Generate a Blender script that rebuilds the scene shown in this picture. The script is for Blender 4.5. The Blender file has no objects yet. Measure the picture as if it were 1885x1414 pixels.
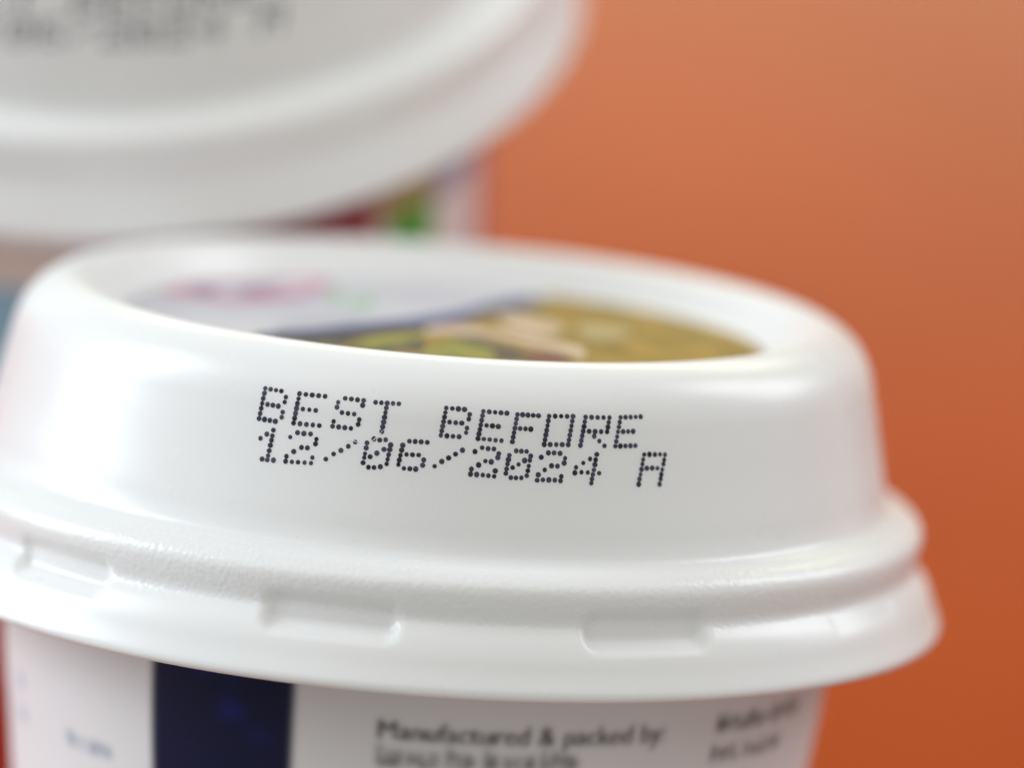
import bpy, bmesh, math, random
import numpy as np
from mathutils import Vector, Matrix

R = math.radians
MM = 0.001
scene = bpy.context.scene
COL = scene.collection
random.seed(7)

# ------------------------------------------------------------------ camera
PITCH = R(32.0)
FWD = Vector((0, math.cos(PITCH), -math.sin(PITCH)))
UP = Vector((0, math.sin(PITCH), math.cos(PITCH)))
RIGHT = Vector((1, 0, 0))
CAMROT = Matrix((RIGHT, UP, -FWD)).transposed()        # columns right, up, back

# small pot: its axis in camera terms (right, up, towards the camera)
ELEV, ROLL, DIST = 0.163669, 0.0787375, 429.128
OFF_R, OFF_U = -6.4431, -15.3979                       # mm, flange centre from the picture centre
axis_cam = Vector((math.sin(ROLL) * math.cos(ELEV), math.cos(ROLL) * math.cos(ELEV), math.sin(ELEV)))
x_cam = Vector((math.cos(ROLL), -math.sin(ROLL), 0))
away_cam = -(x_cam.cross(axis_cam))
POTROT = CAMROT @ Matrix((x_cam, away_cam, axis_cam)).transposed()

POT_BASE_Z, POT_BASE_R = -95.0, 23.0
tilt_axis = POTROT @ Vector((0, 0, 1))
POT_F_Z = -POT_BASE_Z * tilt_axis.z + POT_BASE_R * math.sqrt(max(0, 1 - tilt_axis.z ** 2)) + 0.15
POT_F = Vector((0, 0, POT_F_Z))                        # mm
CAM = POT_F - OFF_R * RIGHT - OFF_U * UP - DIST * FWD

cam_data = bpy.data.cameras.new('camera')
cam = bpy.data.objects.new('camera', cam_data)
COL.objects.link(cam)
cam.matrix_world = Matrix.Translation(CAM * MM) @ CAMROT.to_4x4()
cam_data.sensor_fit = 'HORIZONTAL'
cam_data.sensor_width = 36.0
cam_data.lens = 36.0 * 24.9 * DIST / 1885.0
cam_data.clip_start = 0.02
cam_data.clip_end = 50
cam_data.dof.use_dof = True
APERTURE_MM = 18.0
cam_data.dof.aperture_fstop = cam_data.lens / APERTURE_MM
cam_data.dof.focus_distance = 0.3958
cam_data.dof.aperture_blades = 0
scene.camera = cam

# ------------------------------------------------------------------ light
scene.render.engine = 'CYCLES'
scene.cycles.use_denoising = True
scene.cycles.max_bounces = 8
scene.view_settings.view_transform = 'Standard'
scene.view_settings.look = 'None'
scene.view_settings.exposure = 0.10
scene.view_settings.gamma = 1.0
world = bpy.data.worlds.new('World')
scene.world = world
world.use_nodes = True
bg = world.node_tree.nodes['Background']
bg.inputs['Color'].default_value = (1.0, 1.0, 0.985, 1)
bg.inputs['Strength'].default_value = 0.39


def area_lamp(name, loc, target, sx, sy, power, color):
    d = bpy.data.lights.new(name, 'AREA')
    d.shape = 'RECTANGLE'
    d.size, d.size_y = sx, sy
    d.energy = power
    d.color = color
    o = bpy.data.objects.new(name, d)
    COL.objects.link(o)
    o.location = loc
    o.rotation_euler = (Vector(target) - Vector(loc)).to_track_quat('-Z', 'Y').to_euler()
    return o


LID = (0, 0, 0.1)
area_lamp('window_light', (-1.10, 0.25, 0.55), LID, 0.5, 1.0, 13.0, (0.80, 0.90, 1.0))
area_lamp('ceiling_light', (0.10, -0.35, 1.50), LID, 2.2, 1.6, 9.0, (1.0, 0.995, 0.97))
area_lamp('right_window_light', (1.25, 0.75, 0.70), LID, 0.6, 0.9, 9.0, (0.90, 0.95, 1.0))
area_lamp('back_sheen_light', (0.25, 1.75, 0.66), LID, 1.5, 0.34, 7.5, (1.0, 0.96, 0.60))  # unseen lamp added to lay a warm sheen on the far tabletop


# ------------------------------------------------------------------ materials
def new_mat(name, color, rough=0.4, spec=0.5, sss=0.0, sss_mm=1.0, coat=0.0):
    m = bpy.data.materials.new(name)
    m.use_nodes = True
    nt = m.node_tree
    b = nt.nodes['Principled BSDF']
    b.inputs['Base Color'].default_value = (*color, 1)
    b.inputs['Roughness'].default_value = rough
    b.inputs['Specular IOR Level'].default_value = spec
    if sss:
        b.inputs['Subsurface Weight'].default_value = sss
        b.inputs['Subsurface Radius'].default_value = (1.0, 0.85, 0.7)
        b.inputs['Subsurface Scale'].default_value = sss_mm * MM
    if coat:
        b.inputs['Coat Weight'].default_value = coat
        b.inputs['Coat Roughness'].default_value = 0.1
    return m


def N(m, kind, **kw):
    n = m.node_tree.nodes.new(kind)
    for k, v in kw.items():
        if k in n.inputs:
            n.inputs[k].default_value = v
        else:
            setattr(n, k, v)
    return n


def L(m, a, b):
    m.node_tree.links.new(a, b)


def BSDF(m):
    return m.node_tree.nodes['Principled BSDF']


def noise_color(m, c1, c2, scale, detail=3.0, lo=0.35, hi=0.65, stretch=(1, 1, 1)):
    tc = N(m, 'ShaderNodeTexCoord')
    mp = N(m, 'ShaderNodeMapping')
    mp.inputs['Scale'].default_value = stretch
    L(m, tc.outputs['Object'], mp.inputs['Vector'])
    nz = N(m, 'ShaderNodeTexNoise')
    nz.inputs['Scale'].default_value = scale
    nz.inputs['Detail'].default_value = detail
    L(m, mp.outputs['Vector'], nz.inputs['Vector'])
    rp = N(m, 'ShaderNodeValToRGB')
    rp.color_ramp.elements[0].position = lo
    rp.color_ramp.elements[0].color = (*c1, 1)
    rp.color_ramp.elements[1].position = hi
    rp.color_ramp.elements[1].color = (*c2, 1)
    L(m, nz.outputs['Fac'], rp.inputs['Fac'])
    L(m, rp.outputs['Color'], BSDF(m).inputs['Base Color'])
    return nz


def lid_plastic(name, scale=1.0):
    """White moulded plastic; the snap bead carries a fine spark-eroded grain."""
    m = new_mat(name, (0.80, 0.80, 0.785), rough=0.27, spec=0.5, sss=0.35, sss_mm=1.6)
    tc = N(m, 'ShaderNodeTexCoord')
    sp = N(m, 'ShaderNodeSeparateXYZ')
    L(m, tc.outputs['Object'], sp.inputs['Vector'])
    # grain between z = 4.6 mm and 9.4 mm
    lo = N(m, 'ShaderNodeMapRange', interpolation_type='SMOOTHSTEP')
    lo.inputs['From Min'].default_value = 4.4 * MM * scale
    lo.inputs['From Max'].default_value = 5.4 * MM * scale
    hi = N(m, 'ShaderNodeMapRange', interpolation_type='SMOOTHSTEP')
    hi.inputs['From Min'].default_value = 9.9 * MM * scale
    hi.inputs['From Max'].default_value = 8.4 * MM * scale
    L(m, sp.outputs['Z'], lo.inputs['Value'])
    L(m, sp.outputs['Z'], hi.inputs['Value'])
    mul = N(m, 'ShaderNodeMath', operation='MULTIPLY')
    L(m, lo.outputs['Result'], mul.inputs[0])
    L(m, hi.outputs['Result'], mul.inputs[1])
    vo = N(m, 'ShaderNodeTexVoronoi')
    vo.feature = 'SMOOTH_F1'
    vo.inputs['Scale'].default_value = 3000.0
    L(m, tc.outputs['Object'], vo.inputs['Vector'])
    mul2 = N(m, 'ShaderNodeMath', operation='MULTIPLY')
    L(m, vo.outputs['Distance'], mul2.inputs[0])
    L(m, mul.outputs['Value'], mul2.inputs[1])
    bp = N(m, 'ShaderNodeBump')
    bp.inputs['Strength'].default_value = 0.8
    bp.inputs['Distance'].default_value = 0.000055
    bp.invert = True
    L(m, mul2.outputs['Value'], bp.inputs['Height'])
    # very slight waviness of the moulded wall
    wv = N(m, 'ShaderNodeTexNoise')
    wv.inputs['Scale'].default_value = 90.0
    wv.inputs['Detail'].default_value = 2.0
    L(m, tc.outputs['Object'], wv.inputs['Vector'])
    b2 = N(m, 'ShaderNodeBump')
    b2.inputs['Strength'].default_value = 0.25
    b2.inputs['Distance'].default_value = 0.0002
    L(m, wv.outputs['Fac'], b2.inputs['Height'])
    L(m, b2.outputs['Normal'], bp.inputs['Normal'])
    L(m, bp.outputs['Normal'], BSDF(m).inputs['Normal'])
    # handling marks: gloss varies a little
    g = N(m, 'ShaderNodeTexNoise')
    g.inputs['Scale'].default_value = 160.0
    g.inputs['Detail'].default_value = 5.0
    L(m, tc.outputs['Object'], g.inputs['Vector'])
    mr = N(m, 'ShaderNodeMapRange')
    mr.inputs['To Min'].default_value = 0.22
    mr.inputs['To Max'].default_value = 0.36
    L(m, g.outputs['Fac'], mr.inputs['Value'])
    L(m, mr.outputs['Result'], BSDF(m).inputs['Roughness'])
    return m


M_LID = lid_plastic('lid_plastic')
M_LID_BIG = M_LID
M_CUP = new_mat('cup_plastic', (0.76, 0.74, 0.73), rough=0.35, sss=0.2, sss_mm=1.5)
M_INK = new_mat('inkjet_ink', (0.018, 0.016, 0.028), rough=0.45, spec=0.3)
noise_color(M_INK, (0.010, 0.009, 0.020), (0.065, 0.060, 0.10), 1100.0, 4.0)


M_SLEEVE = new_mat('printed_sleeve', (0.76, 0.74, 0.73), rough=0.55, spec=0.2, sss=0.1, sss_mm=1.0)
_at = N(M_SLEEVE, 'ShaderNodeAttribute')
_at.attribute_name = 'print'
L(M_SLEEVE, _at.outputs['Color'], BSDF(M_SLEEVE).inputs['Base Color'])
M_LABEL = new_mat('lavender_label_paper', (0.60, 0.575, 0.62), rough=0.6, spec=0.2)
noise_color(M_LABEL, (0.50, 0.485, 0.53), (0.58, 0.57, 0.58), 120.0, 2.0)
M_PICTURE = new_mat('olive_gold_print', (0.36, 0.25, 0.04), rough=0.6, spec=0.2)
noise_color(M_PICTURE, (0.22, 0.155, 0.024), (0.40, 0.25, 0.055), 300.0, 6.0, 0.36, 0.64)
M_CREAM = new_mat('cream_print', (0.62, 0.47, 0.33), rough=0.6, spec=0.2)
noise_color(M_CREAM, (0.50, 0.36, 0.22), (0.70, 0.56, 0.43), 420.0, 4.0)
M_DARKPATCH = new_mat('dark_slate_print', (0.12, 0.11, 0.09), rough=0.6, spec=0.2)
noise_color(M_DARKPATCH, (0.05, 0.05, 0.055), (0.16, 0.13, 0.07), 420.0, 5.0)
M_LEAF = new_mat('yellow_green_print', (0.34, 0.36, 0.06), rough=0.6, spec=0.2)
noise_color(M_LEAF, (0.17, 0.19, 0.035), (0.36, 0.31, 0.08), 500.0, 5.0)
M_NAVYLINE = new_mat('slate_blue_print', (0.07, 0.085, 0.20), rough=0.6, spec=0.2)
M_MAROON = new_mat('maroon_print', (0.20, 0.085, 0.06), rough=0.6, spec=0.2)
M_GREYPRINT = new_mat('grey_print', (0.44, 0.44, 0.45), rough=0.6, spec=0.2)
M_WORDMARK = new_mat('blue_grey_print', (0.24, 0.25, 0.32), rough=0.6, spec=0.2)
M_PINK = new_mat('pink_print', (0.58, 0.24, 0.33), rough=0.6, spec=0.2)
M_GREEN = new_mat('pale_green_print', (0.30, 0.50, 0.30), rough=0.6, spec=0.2)
M_RED = new_mat('dark_red_print', (0.36, 0.085, 0.11), rough=0.4)
M_TUBGREEN = new_mat('green_print', (0.04, 0.40, 0.04), rough=0.4)
M_OLIVE = new_mat('olive_print', (0.42, 0.35, 0.15), rough=0.4)
M_LAVENDER = new_mat('lavender_print', (0.30, 0.32, 0.46), rough=0.4)
M_ROSE = new_mat('rose_print', (0.55, 0.16, 0.16), rough=0.4)
M_BRICK = new_mat('backdrop_red', (0.42, 0.035, 0.02), rough=0.4)  # for the added patch that stands in for the background
M_FADEDINK = new_mat('faded_inkjet_ink', (0.07, 0.07, 0.08), rough=0.5)
M_TEAL = new_mat('teal_print', (0.27, 0.47, 0.58), rough=0.4)
M_BEIGE = new_mat('beige_print', (0.72, 0.62, 0.54), rough=0.4)
M_SPECK = new_mat('dust_speck', (0.85, 0.85, 0.85), rough=0.15, spec=0.8)

M_TABLE = new_mat('orange_laminate', (0.46, 0.052, 0.003), rough=0.24, spec=0.15)
noise_color(M_TABLE, (0.31, 0.038, 0.002), (0.44, 0.064, 0.004), 6.0, 3.0, 0.32, 0.68)  # blotchy orange tones paint soft reflections into the colour


# ------------------------------------------------------------------ helpers
def link_mesh(name, bm_or_data, mat, parent=None, smooth=True):
    if isinstance(bm_or_data, bmesh.types.BMesh):
        me = bpy.data.meshes.new(name)
        bm_or_data.to_mesh(me)
        bm_or_data.free()
    else:
        vs, fs = bm_or_data
        me = bpy.data.meshes.new(name)
        me.from_pydata([(v[0] * MM, v[1] * MM, v[2] * MM) for v in vs], [], fs)
        me.update()
    if smooth:
        for p in me.polygons:
            p.use_smooth = True
    me.materials.append(mat)
    o = bpy.data.objects.new(name, me)
    COL.objects.link(o)
    if parent is not None:
        o.parent = parent
    return o


def thing(name, label, cat, mat4, group=None):
    o = bpy.data.objects.new(name, None)
    o.empty_display_size = 0.02
    COL.objects.link(o)
    o.matrix_world = mat4
    o['label'] = label
    o['category'] = cat
    if group:
        o['group'] = group
    return o


def smooth_profile(pts, sub):
    """Centripetal-ish Catmull-Rom through (r, z) points."""
    out = []
    n = len(pts)
    for i in range(n - 1):
        p0 = pts[max(i - 1, 0)]
        p1, p2 = pts[i], pts[i + 1]
        p3 = pts[min(i + 2, n - 1)]
        d = math.dist(p1, p2)

        def tan(a, b, c):
            da, db = math.dist(a, b), math.dist(b, c)
            if da < 1e-9:
                return ((c[0] - b[0]) / db, (c[1] - b[1]) / db)
            if db < 1e-9:
                return ((b[0] - a[0]) / da, (b[1] - a[1]) / da)
            return tuple(((b[k] - a[k]) / da * db + (c[k] - b[k]) / db * da) / (da + db) for k in (0, 1))
        t1, t2 = tan(p0, p1, p2), tan(p1, p2, p3)
        for s in range(sub):
            t = s / sub
            h = (2*t**3 - 3*t**2 + 1, t**3 - 2*t**2 + t, -2*t**3 + 3*t**2, t**3 - t**2)
            out.append(tuple(h[0]*p1[k] + h[1]*d*t1[k] + h[2]*p2[k] + h[3]*d*t2[k] for k in (0, 1)))
    out.append(pts[-1])
    return out


def resample(prof, step):
    out = [prof[0]]
    acc = 0
    for a, b in zip(prof, prof[1:]):
        acc += math.dist(a, b)
        if acc >= step:
            out.append(b)
            acc = 0
    if out[-1] != prof[-1]:
        out.append(prof[-1])
    return out


def revolve(prof, seg, fn=None, scale=1.0, cx=0.0):
    """theta = 0 faces the camera (-y), positive to the right."""
    vs, fs = [], []
    for j, (r, z) in enumerate(prof):
        for i in range(seg):
            th = 2 * math.pi * i / seg
            rr = fn(th, r, z, j) if fn else r
            vs.append((scale * rr * math.sin(th) + cx, -scale * rr * math.cos(th), scale * z))
    for j in range(len(prof) - 1):
        for i in range(seg):
            a, b = j * seg + i, j * seg + (i + 1) % seg
            fs.append((a, b, b + seg, a + seg))
    if prof[0][0] < 1e-6 or True:
        pass
    return vs, fs


# ------------------------------------------------------------------ lid shape (mm)
LIP = 22.06
LID_PROFILE = [
    (0.01, 19.55), (12, 19.55), (20, 19.55), (23.9, 19.55), (24.4, 19.7), (25.0, 20.25), (25.7, 21.05), (26.25, 21.65),
    (26.8, 22.02), (27.5, 22.2), (28.3, 22.15), (29.3, 21.7), (30.3, 20.9), (31.0, 19.9), (31.4, 18.9),
    (31.7, 17.6), (32.4, 14.2), (32.95, 11.6), (33.25, 10.0), (33.5, 9.35), (34.1, 8.98), (34.9, 8.77), (35.5, 8.46),
    (35.95, 8.05), (36.12, 7.6), (36.08, 6.95), (35.95, 6.3), (35.8, 5.7), (35.77, 5.32), (36.0, 4.97), (36.45, 4.45),
    (37.05, 3.4), (37.5, 2.2), (37.82, 1.45), (38.0, 1.0), (37.9, 0.6), (37.45, 0.42), (36.95, 0.5),
    (36.6, 1.0), (36.0, 2.6), (34.8, 4.4), (33.0, 5.2), (30.6, 5.3)]
SLOT_CENTRES = [R(c) for c in (-43.9, -9.3, 25.9, 59.7, 95, 131, 167, 203, 239, 275)]
SLOT_HALF_W, SLOT_FLOOR = 4.75, 35.4


def sstep(a, b, x):
    t = min(1, max(0, (x - a) / (b - a)))
    return t * t * (3 - 2 * t)


def make_lid_fn(outer_from, outer_to):
    def fn(th, r, z, j):
        if not (outer_from <= j <= outer_to) or not (2.4 < z < 7.4):
            return r
        for c in SLOT_CENTRES:
            d = abs((th - c + math.pi) % (2 * math.pi) - math.pi) * 36.5
            if d < SLOT_HALF_W + 1.0:
                # rounded rectangle, soft moulded edges
                qx, qz = d - (SLOT_HALF_W - 0.9), abs(z - 5.1) - (1.2 - 0.9)
                sd = math.hypot(max(qx, 0), max(qz, 0)) + min(max(qx, qz), 0) - 0.9
                w = 1 - sstep(-0.6, 0.3, sd)
                bead = 0.03 * math.exp(-((sd - 0.30) / 0.22) ** 2) * (1 - sstep(4.4, 5.2, z))
                k = 0.12 if abs(math.degrees(c) - 59.7) < 1 else 1.0
                return r + k * ((min(r, SLOT_FLOOR) - r) * w + bead)
        return r
    return fn


PROF = resample(smooth_profile(LID_PROFILE, 14), 0.26)
jmax = max(range(len(PROF)), key=lambda j: PROF[j][0])
LID_FN = make_lid_fn(0, jmax + 2)


def wall_r(z):
    """outer radius of the dome wall at height z"""
    pts = [(r, zz) for (r, zz) in PROF if r > 26.8 and zz > 4.0]
    
    best = None
    for a, b in zip(pts, pts[1:]):
        if min(a[1], b[1]) <= z <= max(a[1], b[1]):
            t = 0 if abs(b[1] - a[1]) < 1e-9 else (z - a[1]) / (b[1] - a[1])
            r = a[0] + t * (b[0] - a[0])
            best = r if best is None else max(best, r)
    return best


def fill_centre(vs, fs, seg, flip=False):
    return vs, fs + [tuple(range(seg))]


# ------------------------------------------------------------------ small pot
pot = thing('yogurt_pot', 'white pot in front with a sharp black best before date on its domed lid', 'pot',
            Matrix.Translation(POT_F * MM) @ POTROT.to_4x4(), 'white lidded pots on the orange table')

vs, fs = revolve(PROF, 720, LID_FN)
lid = link_mesh('lid', (vs, fs), M_LID, pot)

CUP_CX = -0.4
CUP_PROFILE = [(0.01, -93.5), (18, -93.5), (20.5, -94.2), (22.2, -95.0), (22.9, -94.6), (23.2, -93.6), (25.2, -66), (27.6, -34),
               (29.5, -11), (30.15, -6), (30.55, -1.0), (30.6, 2.0), (30.6, 5.2)]
CP = smooth_profile(CUP_PROFILE, 5)


def cup_r(z):
    for a, b in zip(CP[20:], CP[21:]):
        if a[1] <= z <= b[1]:
            return a[0] + (z - a[1]) / (b[1] - a[1]) * (b[0] - a[0])
    return 30.6


cup = link_mesh('cup', revolve(CP, 256, cx=CUP_CX), M_CUP, pot)


def cup_pt(th, z, lift, rf=cup_r, cx=CUP_CX):
    r = rf(z) + lift
    return (r * math.sin(th) + cx, -r * math.cos(th), z)


def patch_on(rf, cx, outline, lift, name, mat, parent, grid=14):
    """A printed patch that follows the round wall: outline gives (theta_left, theta_right) at each z."""
    vs, fs = [], []
    n = len(outline)
    for (z, a, b) in outline:
        for i in range(grid + 1):
            th = R(a + (b - a) * i / grid)
            vs.append(cup_pt(th, z, lift, rf, cx))
    for j in range(n - 1):
        for i in range(grid):
            p = j * (grid + 1) + i
            fs.append((p, p + 1, p + grid + 2, p + grid + 1))
    return link_mesh(name, (vs, fs), mat, parent)




class Sleeve:
    """Printed wrap round the cup: one fine sheet, every vertex of it carrying the ink that lies there (soft, bled edges)."""
    CELL = 0.085
    A0, A1, Z0, Z1 = -104.0, 104.0, -15.0, 2.0
    PAPER = (0.76, 0.74, 0.73)

    def __init__(self):
        self.s0, self.s1 = R(self.A0) * 30.3, R(self.A1) * 30.3
        self.ns = int((self.s1 - self.s0) / self.CELL) + 1
        self.ny = int((self.Z1 - self.Z0) / self.CELL) + 1
        self.img = np.tile(np.array(self.PAPER), (self.ny, self.ns, 1))

    def ink(self, tris, th0, z0, color, bleed):
        m = np.zeros((self.ny, self.ns))
        c = self.CELL
        for t in np.array(tris, dtype=float):
            (ax, ay), (bx, by), (px, py) = t + np.array((R(th0) * 30.3 - self.s0, z0 - self.Z0))
            i0, i1 = max(0, int(min(ax, bx, px) / c)), min(self.ns, int(max(ax, bx, px) / c) + 2)
            j0, j1 = max(0, int(min(ay, by, py) / c)), min(self.ny, int(max(ay, by, py) / c) + 2)
            if i1 <= i0 or j1 <= j0:
                continue
            X, Y = np.meshgrid(np.arange(i0, i1) * c, np.arange(j0, j1) * c)
            e1 = (bx - ax) * (Y - ay) - (by - ay) * (X - ax)
            e2 = (px - bx) * (Y - by) - (py - by) * (X - bx)
            e3 = (ax - px) * (Y - py) - (ay - py) * (X - px)
            inside = ((e1 >= 0) & (e2 >= 0) & (e3 >= 0)) | ((e1 <= 0) & (e2 <= 0) & (e3 <= 0))
            m[j0:j1, i0:i1][inside] = 1.0
        k = np.exp(-0.5 * (np.arange(-12, 13) * c / bleed) ** 2)
        k /= k.sum()
        m = np.pad(m, 12, mode='edge')
        m = np.apply_along_axis(lambda v: np.convolve(v, k, 'same'), 0, m)
        m = np.apply_along_axis(lambda v: np.convolve(v, k, 'same'), 1, m)
        m = m[12:-12, 12:-12, None]
        self.img = self.img * (1 - m) + np.array(color) * m

    def build(self, name, mat, parent):
        zs = list(np.linspace(-88, self.Z0, 26)[:-1]) + [self.Z0 + j * self.CELL for j in range(self.ny)]
        rows = [0] * 25 + list(range(self.ny))
        ang = (self.s0 + np.arange(self.ns) * self.CELL) / 30.3
        sn, cs = np.sin(ang), np.cos(ang)
        co = np.concatenate([np.stack([(cup_r(z) + 0.06) * sn + CUP_CX, -(cup_r(z) + 0.06) * cs, np.full_like(sn, z)], 1) for z in zs]) * MM
        nr, nc = len(zs), self.ns
        idx = np.arange(nr * nc).reshape(nr, nc)
        quads = np.stack([idx[:-1, :-1], idx[:-1, 1:], idx[1:, 1:], idx[1:, :-1]], -1).reshape(-1, 4)
        me = bpy.data.meshes.new(name)
        me.vertices.add(len(co))
        me.vertices.foreach_set('co', co.ravel())
        me.loops.add(quads.size)
        me.loops.foreach_set('vertex_index', quads.ravel().astype(np.int32))
        me.polygons.add(len(quads))
        me.polygons.foreach_set('loop_start', np.arange(0, quads.size, 4, dtype=np.int32))
        me.update(calc_edges=True)
        me.polygons.foreach_set('use_smooth', np.ones(len(quads), dtype=bool))
        col = np.ones((nr, nc, 4))
        col[:, :, :3] = self.img[rows]
        at = me.attributes.new('print', 'FLOAT_COLOR', 'POINT')
        at.data.foreach_set('color', col.ravel())
        me.materials.append(mat)
        o = bpy.data.objects.new(name, me)
        COL.objects.link(o)
        o.parent = parent
        return o


BLACK, GREYINK, PALEBLUE, NAVY, NAVY2 = (0.006, 0.005, 0.005), (0.24, 0.30, 0.37), (0.42, 0.43, 0.55), (0.005, 0.006, 0.034), (0.009, 0.013, 0.13)
sleeve = Sleeve()


def text_tris(body, size, width):
    cu = bpy.data.curves.new('lettering', 'FONT')
    cu.body = body
    cu.size = size
    cu.resolution_u = 3
    tmp = bpy.data.objects.new('lettering', cu)
    COL.objects.link(tmp)
    dg = bpy.context.evaluated_depsgraph_get()
    me = bpy.data.meshes.new_from_object(tmp.evaluated_get(dg))
    bpy.data.objects.remove(tmp)
    me.calc_loop_triangles()
    xs = [v.co.x for v in me.vertices]
    k = width / (max(xs) - min(xs))
    out = [[(me.vertices[i].co.x * k, me.vertices[i].co.y) for i in t.vertices] for t in me.loop_triangles]
    bpy.data.meshes.remove(me)
    return out


def arc(a, b):
    return R(b - a) * 30.3


title = text_tris('Manufactured & packed by:', 2.0, arc(-3.4, 36.5))
heavy = [[(x + dx, y) for x, y in t] for t in title for dx in (-0.06, 0.06)]
sleeve.ink(heavy, -3.4, -4.35, BLACK, 0.22)


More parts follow.
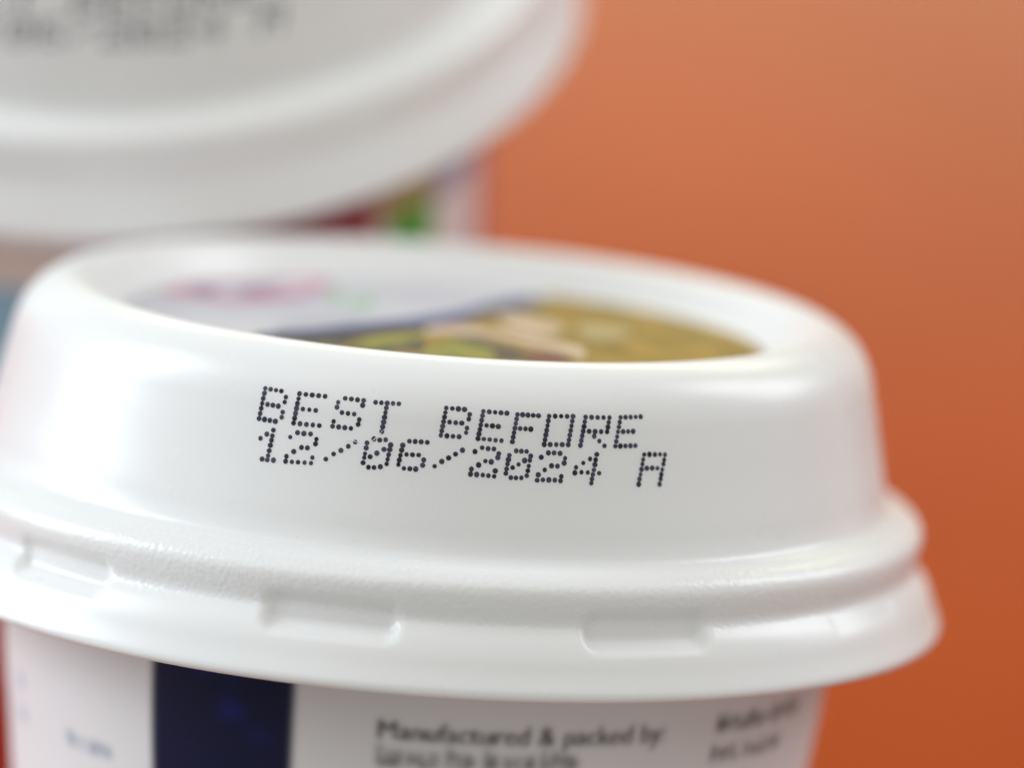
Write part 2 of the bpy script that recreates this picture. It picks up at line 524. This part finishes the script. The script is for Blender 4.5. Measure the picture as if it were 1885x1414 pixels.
# ------------------------------------------------------------------ ink-jet date code: dots as (angle in degrees, height in mm) on the dome wall
DATE_DOTS = [
    ('B', [(-21.76, 19.23), (-21.02, 19.22), (-20.27, 19.21), (-19.54, 19.20), (-21.74, 18.90), (-18.80, 18.85), (-21.77, 18.55), (-18.84, 18.51), (-21.80, 18.21), (-21.06, 18.20), (-20.33, 18.19), (-19.60, 18.18), (-21.83, 17.87), (-18.91, 17.83), (-21.86, 17.52), (-18.94, 17.48), (-21.89, 17.18), (-21.15, 17.17), (-20.42, 17.16), (-19.69, 17.15)]),
    ('E', [(-17.10, 19.19), (-16.26, 19.20), (-15.42, 19.21), (-14.58, 19.22), (-13.74, 19.23), (-17.11, 18.86), (-17.15, 18.53), (-17.18, 18.20), (-16.34, 18.21), (-15.50, 18.22), (-14.67, 18.23), (-17.22, 17.86), (-17.25, 17.53), (-17.29, 17.20), (-16.45, 17.21), (-15.62, 17.22), (-14.79, 17.24), (-13.96, 17.25)]),
    ('S', [(-11.14, 19.25), (-10.35, 19.25), (-9.56, 19.24), (-8.78, 19.24), (-11.96, 18.94), (-8.83, 18.92), (-12.03, 18.61), (-11.31, 18.29), (-10.53, 18.28), (-9.75, 18.28), (-9.04, 17.95), (-12.22, 17.64), (-9.11, 17.63), (-12.28, 17.31), (-11.50, 17.31), (-10.73, 17.31), (-9.95, 17.31)]),
    ('T', [(-7.25, 19.20), (-6.52, 19.21), (-5.79, 19.22), (-5.06, 19.24), (-4.33, 19.25), (-5.83, 18.91), (-5.88, 18.59), (-5.93, 18.27), (-5.98, 17.95), (-6.04, 17.63), (-6.09, 17.31)]),
    ('B', [(1.61, 19.23), (2.37, 19.23), (3.13, 19.23), (3.89, 19.22), (1.54, 18.93), (4.57, 18.92), (1.47, 18.63), (4.49, 18.61), (1.40, 18.32), (2.15, 18.32), (2.91, 18.31), (3.66, 18.31), (1.33, 18.01), (4.34, 18.00), (1.26, 17.70), (4.27, 17.69), (1.19, 17.40), (1.94, 17.39), (2.69, 17.39), (3.44, 17.39)]),
    ('E', [(6.26, 19.18), (7.00, 19.17), (7.74, 19.16), (8.48, 19.15), (9.22, 19.14), (6.18, 18.89), (6.10, 18.58), (6.02, 18.27), (6.75, 18.26), (7.48, 18.25), (8.21, 18.23), (5.94, 17.96), (5.86, 17.66), (5.78, 17.35), (6.50, 17.34), (7.23, 17.33), (7.96, 17.31), (8.69, 17.30)]),
    ('F', [(10.56, 19.09), (11.23, 19.09), (11.90, 19.08), (12.57, 19.08), (13.25, 19.07), (10.47, 18.79), (10.38, 18.49), (10.30, 18.18), (10.96, 18.17), (11.63, 18.17), (12.30, 18.16), (10.21, 17.87), (10.13, 17.57), (10.05, 17.26)]),
    ('O', [(14.61, 19.07), (15.39, 19.08), (16.17, 19.09), (16.95, 19.09), (17.73, 19.10), (14.51, 18.76), (17.62, 18.79), (14.42, 18.44), (17.52, 18.47), (14.33, 18.12), (17.42, 18.16), (14.24, 17.81), (17.32, 17.84), (14.15, 17.49), (17.22, 17.52), (14.06, 17.17), (14.82, 17.18), (15.59, 17.19), (16.35, 17.20), (17.13, 17.21)]),
    ('R', [(19.39, 19.07), (20.18, 19.07), (20.99, 19.06), (21.79, 19.06), (22.60, 19.06), (19.26, 18.76), (22.47, 18.75), (19.16, 18.44), (22.35, 18.43), (19.05, 18.13), (19.84, 18.13), (20.63, 18.12), (21.43, 18.12), (22.23, 18.12), (18.94, 17.81), (20.52, 17.81), (18.83, 17.50), (21.20, 17.49), (18.72, 17.18), (21.88, 17.17)]),
    ('E', [(24.12, 19.08), (24.81, 19.09), (25.52, 19.10), (26.22, 19.11), (26.93, 19.12), (23.97, 18.76), (23.84, 18.44), (23.72, 18.12), (24.41, 18.13), (25.10, 18.14), (25.79, 18.15), (23.59, 17.79), (23.47, 17.47), (23.34, 17.15), (24.02, 17.16), (24.71, 17.17), (25.40, 17.18), (26.09, 17.19)]),
    ('1', [(-19.77, 16.55), (-20.55, 16.22), (-19.79, 16.16), (-21.29, 15.88), (-19.82, 15.86), (-19.87, 15.51), (-19.92, 15.14), (-19.97, 14.80), (-19.99, 14.51), (-20.68, 14.52), (-19.19, 14.55)]),
    ('2', [(-16.60, 16.60), (-15.78, 16.60), (-14.92, 16.62), (-17.46, 16.24), (-14.10, 16.32), (-14.14, 16.01), (-15.85, 15.65), (-15.09, 15.67), (-16.76, 15.31), (-17.60, 14.93), (-14.31, 15.07), (-17.62, 14.59), (-16.81, 14.61), (-16.03, 14.64), (-15.20, 14.67), (-14.39, 14.69)]),
    ('/', [(-12.61, 15.08), (-11.72, 15.48), (-10.87, 15.77), (-10.02, 16.10), (-9.23, 16.43)]),
    ('0', [(-6.96, 16.77), (-6.23, 16.73), (-5.51, 16.79), (-7.76, 16.46), (-7.80, 16.12), (-7.87, 15.73), (-7.91, 15.46), (-7.98, 15.11), (-4.84, 16.47), (-4.90, 16.16), (-4.97, 15.81), (-5.04, 15.50), (-5.10, 15.19), (-5.60, 16.14), (-6.42, 15.84), (-7.19, 15.56), (-7.27, 14.85), (-6.59, 14.87), (-5.83, 14.96)]),
    ('6', [(-2.59, 16.84), (-1.88, 16.85), (-1.15, 16.86), (-0.40, 16.86), (-3.36, 16.53), (-3.44, 16.20), (-3.53, 15.85), (-3.61, 15.52), (-3.67, 15.22), (-2.80, 15.94), (-2.07, 15.95), (-1.32, 15.97), (-0.66, 15.67), (-0.74, 15.31), (-2.96, 15.00), (-2.24, 15.01), (-1.53, 15.02)]),
    ('/', [(0.72, 15.31), (1.54, 15.66), (2.34, 15.93), (3.15, 16.22), (3.96, 16.51)]),
    ('2', [(6.35, 16.76), (7.09, 16.72), (7.81, 16.72), (5.50, 16.47), (8.43, 16.42), (8.34, 16.16), (6.84, 15.88), (7.56, 15.85), (6.04, 15.59), (5.19, 15.29), (8.11, 15.26), (5.12, 14.95), (5.87, 14.95), (6.62, 14.94), (7.30, 14.92), (8.01, 14.89)]),
    ('0', [(10.58, 16.67), (11.22, 16.66), (11.87, 16.66), (9.75, 16.35), (9.66, 16.06), (9.57, 15.76), (9.49, 15.43), (9.42, 15.13), (12.41, 16.36), (12.32, 16.08), (12.21, 15.69), (12.12, 15.37), (12.01, 15.04), (11.67, 16.05), (10.94, 15.77), (10.22, 15.54), (10.05, 14.86), (10.68, 14.86), (11.35, 14.88)]),
    ('2', [(14.62, 16.62), (15.34, 16.63), (16.10, 16.61), (13.73, 16.31), (16.76, 16.29), (16.65, 15.97), (15.07, 15.76), (15.81, 15.75), (14.22, 15.47), (13.43, 15.13), (16.33, 15.07), (13.32, 14.76), (14.03, 14.80), (14.77, 14.81), (15.52, 14.81), (16.24, 14.77)]),
    ('4', [(20.87, 16.59), (20.72, 16.23), (20.63, 15.90), (20.51, 15.55), (20.38, 15.24), (20.27, 14.94), (20.19, 14.66), (19.99, 16.28), (19.11, 16.00), (18.19, 15.70), (18.05, 15.33), (18.90, 15.38), (19.71, 15.37), (21.19, 15.33)]),
    ('A', [(27.30, 16.58), (28.03, 16.59), (28.80, 16.57), (29.53, 16.58), (30.24, 16.55), (27.14, 16.25), (27.03, 15.94), (26.89, 15.59), (26.76, 15.25), (26.61, 14.94), (26.49, 14.59), (30.11, 16.20), (29.99, 15.92), (29.80, 15.55), (29.66, 15.22), (29.55, 14.92), (29.39, 14.57), (27.63, 15.66), (28.39, 15.67), (29.12, 15.65)]),
]


def dot_code(dots, parent, mat, rfun, scale=1.0, dth=0.0, th_scale=1.0, dot_r=0.175, dz=0.0, name='printed_character'):
    rng = random.Random(3)
    objs = []
    for ch, pts in dots:
        vs, fs = [], []
        for th_d, z in pts:
            z += dz
            th = R(th_d * th_scale + dth)
            r = rfun(z)
            dr = (rfun(z + 0.2) - rfun(z - 0.2)) / 0.4
            nl = math.hypot(1, dr)
            er = Vector((math.sin(th), -math.cos(th), 0))
            et = Vector((math.cos(th), math.sin(th), 0))
            ez = Vector((0, 0, 1))
            nrm = (er - dr * ez) / nl
            tz = (ez + dr * er) / nl
            p = r * er + z * ez
            rad = dot_r * rng.uniform(0.87, 1.08)
            sx, sz = rng.uniform(0.95, 1.05), rng.uniform(0.97, 1.1)
            b = len(vs)
            vs.append(tuple(scale * (p + 0.035 * nrm)))
            for k in range(14):
                a = 2 * math.pi * k / 14
                q = p + et * rad * sx * math.cos(a) + tz * rad * sz * math.sin(a)
                rq = math.hypot(q.x, q.y)
                lift = rfun(q.z) + 0.018
                q = Vector((q.x / rq * lift, q.y / rq * lift, q.z))
                vs.append(tuple(scale * q))
            for k in range(14):
                fs.append((b, b + 1 + k, b + 1 + (k + 1) % 14))
        objs.append(link_mesh(name, (vs, fs), mat, parent))
    return objs


dot_code(DATE_DOTS, lid, M_INK, wall_r)

# ------------------------------------------------------------------ printed label in the lid recess
LZ = 19.6


def blob(name, pts, mat, layer, parent, n=6, clip=23.55):
    """Flat printed shape: smooth closed outline through pts (mm on the label)."""
    m = len(pts)
    out = []
    for i in range(m):
        p0, p1, p2, p3 = pts[i - 1], pts[i], pts[(i + 1) % m], pts[(i + 2) % m]
        for s in range(n):
            t = s / n
            q = []
            for k in (0, 1):
                q.append(0.5 * (2*p1[k] + (p2[k]-p0[k])*t + (2*p0[k]-5*p1[k]+4*p2[k]-p3[k])*t*t
                                + (3*p1[k]-p0[k]-3*p2[k]+p3[k])*t**3))
            d = math.hypot(*q)
            if d > clip:
                q = [q[0] / d * clip, q[1] / d * clip]
            out.append((q[0], q[1], LZ + 0.02 * layer))
    bm = bmesh.new()
    vv = [bm.verts.new(Vector(p) * MM) for p in out]
    f = bm.faces.new(vv)
    bmesh.ops.triangulate(bm, faces=[f])
    bmesh.ops.recalc_face_normals(bm, faces=bm.faces[:])
    if bm.faces[:] and bm.faces[0].normal.z < 0:
        bmesh.ops.reverse_faces(bm, faces=bm.faces[:])
    return link_mesh(name, bm, mat, parent, smooth=False)


LABEL_R = 23.8
bm = bmesh.new()
bmesh.ops.create_circle(bm, cap_ends=True, segments=128, radius=LABEL_R * MM,
                        matrix=Matrix.Translation((0, 0, LZ * MM)))
link_mesh('lid_label', bm, M_LABEL, lid, smooth=False)

# printed art, mm on the label; the picture also follows the label's own round edge
LABEL_SHAPES = [
    ('label_picture', M_PICTURE, 1, [(-12.6, -8.2), (-9.5, -5.6), (-5.8, -1.6), (-2.0, 2.7), (1.0, 7.1), (2.8, 11.9), (4.8, 15.7), (6.9, 19.0)], True),
    ('label_sweep', M_NAVYLINE, 2, [(-13.5, -8.2), (-9.6, -4.1), (-5.9, 0.7), (-2.1, 5.3), (0.9, 10.1), (3.1, 15.1), (5.0, 18.6), (6.1, 19.8), (7.1, 18.0), (5.4, 13.8), (2.9, 9.8), (1.0, 4.8), (-2.0, 0.8), (-5.8, -3.2), (-8.4, -9.6), (-10.7, -9.7)], False),
    ('label_dark_patch', M_DARKPATCH, 2.6, [(-11.5, -8.9), (-10.0, -7.4), (-7.0, -3.6), (-3.2, -0.0), (-0.8, 2.0), (-1.2, -0.3), (-4.6, -4.1), (-6.4, -8.6), (-7.8, -11.8), (-9.8, -10.8)], False),
    ('label_dark_patch', M_DARKPATCH, 2.6, [(-6.7, -11.2), (-4.5, -8.6), (-2.2, -5.9), (-1.2, -6.5), (-1.3, -9.8), (-3.6, -11.7), (-5.5, -12.6)], False),
    ('label_leaf', M_LEAF, 3.4, [(-6.2, -10.0), (-4.5, -4.8), (-1.9, -1.7), (-0.9, -3.2), (-3.1, -7.7), (-5.4, -11.4)], False),
    ('label_leaf', M_LEAF, 3.4, [(-1.5, -10.6), (-0.7, -8.2), (0.5, -4.6), (2.7, -5.3), (3.9, -8.9), (3.4, -12.1), (0.7, -12.5), (-1.0, -12.1)], False),
    ('label_dark_patch', M_DARKPATCH, 3.8, [(0.5, -2.6), (2.4, -2.1), (4.1, -4.5), (5.6, -6.3), (6.3, -10.2), (4.2, -11.2), (3.6, -7.3), (1.7, -4.5)], False),
    ('label_maroon_patch', M_MAROON, 3.6, [(5.9, -7.4), (8.5, -6.6), (9.3, -9.6), (6.3, -11.6)], False),
    ('label_cream_shape', M_CREAM, 4.4, [(-1.3, 0.7), (1.1, 2.9), (3.3, 1.7), (5.9, 0.2), (8.5, -2.1), (10.2, -4.0), (10.1, -7.8), (8.5, -6.3), (5.9, -3.6), (3.4, -1.8), (0.4, -1.5), (-1.2, -2.4)], False),
    ('label_cream_shape', M_CREAM, 4.4, [(3.9, 9.0), (5.4, 9.7), (7.7, 7.5), (8.9, 4.9), (7.8, 1.7), (5.9, 2.3), (4.3, 4.6)], False),
    ('label_tan_shape', M_OLIVE, 4.4, [(9.7, 6.6), (11.5, 8.1), (13.9, 5.6), (12.2, 1.6), (10.3, 1.7)], False),
    ('label_wordmark_frame', M_PINK, 1.0, [(-21.5, 8.4), (-20.2, 11.9), (-18.1, 14.7), (-14.7, 17.4), (-11.3, 20.1), (-9.3, 20.0), (-9.1, 18.4), (-10.4, 13.2), (-14.8, 6.1), (-19.6, 6.6)], False),
    ('label_wordmark_field', M_LABEL, 1.6, [(-20.3, 9.0), (-18.0, 13.0), (-14.4, 15.8), (-11.2, 18.4), (-10.4, 18.0), (-11.3, 14.4), (-15.0, 8.5), (-19.1, 8.3)], False),
    ('label_wordmark', M_WORDMARK, 2.2, [(-19.6, 9.6), (-18.7, 11.8), (-17.4, 11.9), (-17.5, 9.1), (-18.8, 8.4)], False),
    ('label_wordmark', M_WORDMARK, 2.2, [(-16.2, 11.2), (-14.8, 14.2), (-12.8, 16.4), (-13.0, 14.0), (-14.9, 10.2)], False),
    ('label_wordmark_streak', M_PINK, 2.6, [(-15.6, 7.9), (-12.6, 12.6), (-10.9, 15.7), (-10.5, 14.0), (-14.4, 7.5)], False),
    ('label_sprig', M_GREEN, 1.2, [(-9.2, 13.5), (-8.6, 15.8), (-8.0, 11.7), (-8.7, 9.4)], False),
    ('label_sprig', M_GREEN, 1.2, [(-7.2, 9.9), (-5.7, 14.0), (-5.8, 9.5), (-6.9, 7.4)], False),
    ('label_small_print', M_GREYPRINT, 1.2, [(-12.1, -4.1), (-9.8, 0.2), (-6.8, 3.1), (-6.6, 1.1), (-9.7, -2.6), (-11.8, -6.0)], False),
]
rim = [(LABEL_R * math.sin(R(a)), LABEL_R * math.cos(R(a))) for a in range(18, 240, 6)]
for nm, mt, layer, pts, follows_rim in LABEL_SHAPES:
    blob(nm, pts + rim if follows_rim else pts, mt, layer, lid)

# fine scratches and a hair on the dome wall
SCRATCHES = [
     [(-5.89, 17.46), (-6.37, 17.1), (-6.84, 16.79), (-7.33, 16.5)] ,
     [(-10.84, 16.45), (-9.84, 16.54), (-8.8, 16.42)] ,
     [(48.25, 10.82), (48.57, 10.36), (48.11, 10.03)] ,
]
for pts in SCRATCHES:
    vs, fs = [], []
    for q, (a, z) in enumerate(pts):
        w = 0.035 if 0 < q < len(pts) - 1 else 0.012
        for dz in (-w, w):
            r = wall_r(z + dz) + 0.05
            vs.append((r * math.sin(R(a)), -r * math.cos(R(a)), z + dz))
    for q in range(len(pts) - 1):
        fs.append((2 * q, 2 * q + 2, 2 * q + 3, 2 * q + 1))
    link_mesh('scratch', (vs, fs), M_SPECK, lid)


# ------------------------------------------------------------------ second line and side column: too soft in the photograph to read, set as word shapes
def word_shapes(words, th0, z0, height, ink, seed, pitch=0.62, bleed=0.24):
    rng = random.Random(seed)
    tris = []
    s = 0.0

    def quad(a, b, ya, yb):
        tris.append([(a, ya), (b, ya), (b, yb)])
        tris.append([(a, ya), (b, yb), (a, yb)])
    for w in words:
        for i in range(w):
            h = height * (1.0 if (i == 0 or rng.random() < 0.2) else 0.72)
            quad(s, s + 0.42 * pitch, 0, h)
            if rng.random() < 0.8:
                y = height * rng.choice((0.0, 0.25, 0.50))
                quad(s + 0.42 * pitch, s + pitch * 1.05, y, y + height * 0.24)
            if rng.random() < 0.5:
                quad(s + 0.75 * pitch, s + 1.08 * pitch, 0, height * 0.72)
            s += pitch * 1.22
        s += pitch * 0.75
    sleeve.ink(tris, th0, z0, ink, bleed)


band_w = arc(-35.8, -14.4)
sleeve.ink([[(0, -60), (band_w, -60), (band_w, 2.5)], [(0, -60), (band_w, 2.5), (0, 2.5)]], -35.8, 0.0, NAVY, 0.26)
_r = random.Random(5)
for k in range(9):                                  # lighter blue swirls printed inside the band
    x, y, w, h = _r.uniform(1.2, 8.0), _r.uniform(-14, -1), _r.uniform(1.0, 3.2), _r.uniform(0.5, 1.6)
    sleeve.ink([[(x, y), (x + w, y + 0.4), (x + 0.3 * w, y + h)]], -35.8, 0.0, NAVY2, 0.5)
word_shapes((6, 3, 5, 4), -3.2, -6.25, 1.55, BLACK, 4, pitch=0.60, bleed=0.28)
word_shapes((8, 6), 46.0, -4.15, 1.35, BLACK, 9, pitch=0.62)
word_shapes((4, 7), 45.8, -6.35, 1.25, BLACK, 11, pitch=0.62)
word_shapes((6,), -53.5, -9.4, 1.2, GREYINK, 5, pitch=0.75)
word_shapes((3,), -70.0, -7.2, 1.5, PALEBLUE, 6, pitch=0.5)
word_shapes((3,), -70.0, -9.6, 1.5, PALEBLUE, 8, pitch=0.5)
sleeve.build('printed_sleeve', M_SLEEVE, cup)

# dust and tiny beads caught on the bead of the lid
rng = random.Random(21)
bm = bmesh.new()
for k in range(16):
    th = R(rng.gauss(-11, 13))
    z = rng.choice((rng.uniform(9.3, 12.6), rng.uniform(9.3, 10.6)))
    r = wall_r(z)
    rad = rng.choice((0.03, 0.035, 0.04, 0.045, 0.05))
    bmesh.ops.create_icosphere(bm, subdivisions=1, radius=rad * MM,
                               matrix=Matrix.Translation(Vector((r * math.sin(th), -r * math.cos(th), z)) * MM))
specks = link_mesh('dust_speck', bm, M_SPECK, lid)
specks['kind'] = 'stuff'

# ------------------------------------------------------------------ big tub behind
TS = 1.012
TUB_D = 480.3
TUB_PX, TUB_PY = 215.4, 18.75
f_px = 24.9 * DIST
tub_c = CAM + FWD * TUB_D + RIGHT * ((TUB_PX - 942.5) / f_px * TUB_D) - UP * ((TUB_PY - 707) / f_px * TUB_D)
TUB_H = tub_c.z
tub = thing('yogurt_pot', 'blurred taller white pot standing behind, with red and green panels below its lid', 'pot',
            Matrix.Translation(Vector((tub_c.x, tub_c.y, 0.0)) * MM), 'white lidded pots on the orange table')


def TUB_FN(th, r, z, j):
    """the taller pot's lid has a plainer rim: no groove under the bead"""
    if j <= jmax + 2 and 4.3 < z < 7.9 and r > 35:
        return max(r, 36.1 + (7.9 - z) / 3.6 * 0.42)
    return r


vs, fs = revolve(PROF, 360, TUB_FN, scale=TS)
tlid = link_mesh('lid', (vs, fs), M_LID_BIG, tub)
tlid.location = (0, 0, TUB_H * MM)
TCUP = [(0.01, 1.5), (24, 1.5), (27, 0.6), (28.2, 0.0), (28.7, 0.5), (28.9, 1.4), (29.6, 40), (30.6, TUB_H - 20), (31.0, TUB_H - 3), (31.0, TUB_H + 5.2)]
TC = smooth_profile(TCUP, 6)


def tub_r(z):
    for a, b in zip(TC[24:], TC[25:]):
        if a[1] <= z <= b[1]:
            return a[0] + (z - a[1]) / (b[1] - a[1]) * (b[0] - a[0])
    return 31.0


tcup = link_mesh('cup', revolve(TC, 256), M_CUP, tub)

TUB_CODE_TH = -2.6
# (name, material, angle left, angle right, bottom, top) in mm from the flange
TUB_PATCHES = [
    ('red_panel', M_RED, 2, 44.5, -26, -4.6),
    ('green_panel', M_TUBGREEN, 47.5, 58, -60, -8.0),
    ('olive_panel', M_OLIVE, 45.5, 58, -7.9, -3.5),
    ('lavender_panel', M_LAVENDER, 58.5, 73, -9.0, -4.0),
    ('rose_panel', M_ROSE, 75, 110, -60, -5.0),
    ('teal_panel', M_TEAL, -40, -9, -26, -8.6),
    ('beige_panel', M_BEIGE, -40, -4, -8.3, -4.6),
    ('backdrop_patch', M_BRICK, -40, 6, -60, -26.4),  # added patch standing in for the dark red background, not cup print
]

# blurred ink-jet code on the big lid, same two lines
dot_code(DATE_DOTS, tlid, M_FADEDINK, wall_r, scale=TS, dth=TUB_CODE_TH, th_scale=1.0, dot_r=0.18, dz=-0.5)


def tub_patch(name, mat, a, b, z0, z1, lift=0.06):
    n = 6
    patch_on(tub_r, 0.0, [(TUB_H + z0 + (z1 - z0) * i / n, a, b) for i in range(n + 1)], lift, name, mat, tcup, grid=16)


for spec in TUB_PATCHES:
    tub_patch(*spec)

# ------------------------------------------------------------------ table
bm = bmesh.new()
bmesh.ops.create_cube(bm, size=1.0, matrix=Matrix.Translation((0.1, 0.55, -0.0125)) @ Matrix.Diagonal((2.2, 1.3, 0.025, 1)))
bmesh.ops.bevel(bm, geom=[e for e in bm.edges], offset=0.004, segments=2, affect='EDGES', clamp_overlap=True)
table = link_mesh('tabletop', bm, M_TABLE, smooth=False)
table['kind'] = 'structure'
table['label'] = 'plain glossy orange tabletop under both white tubs'
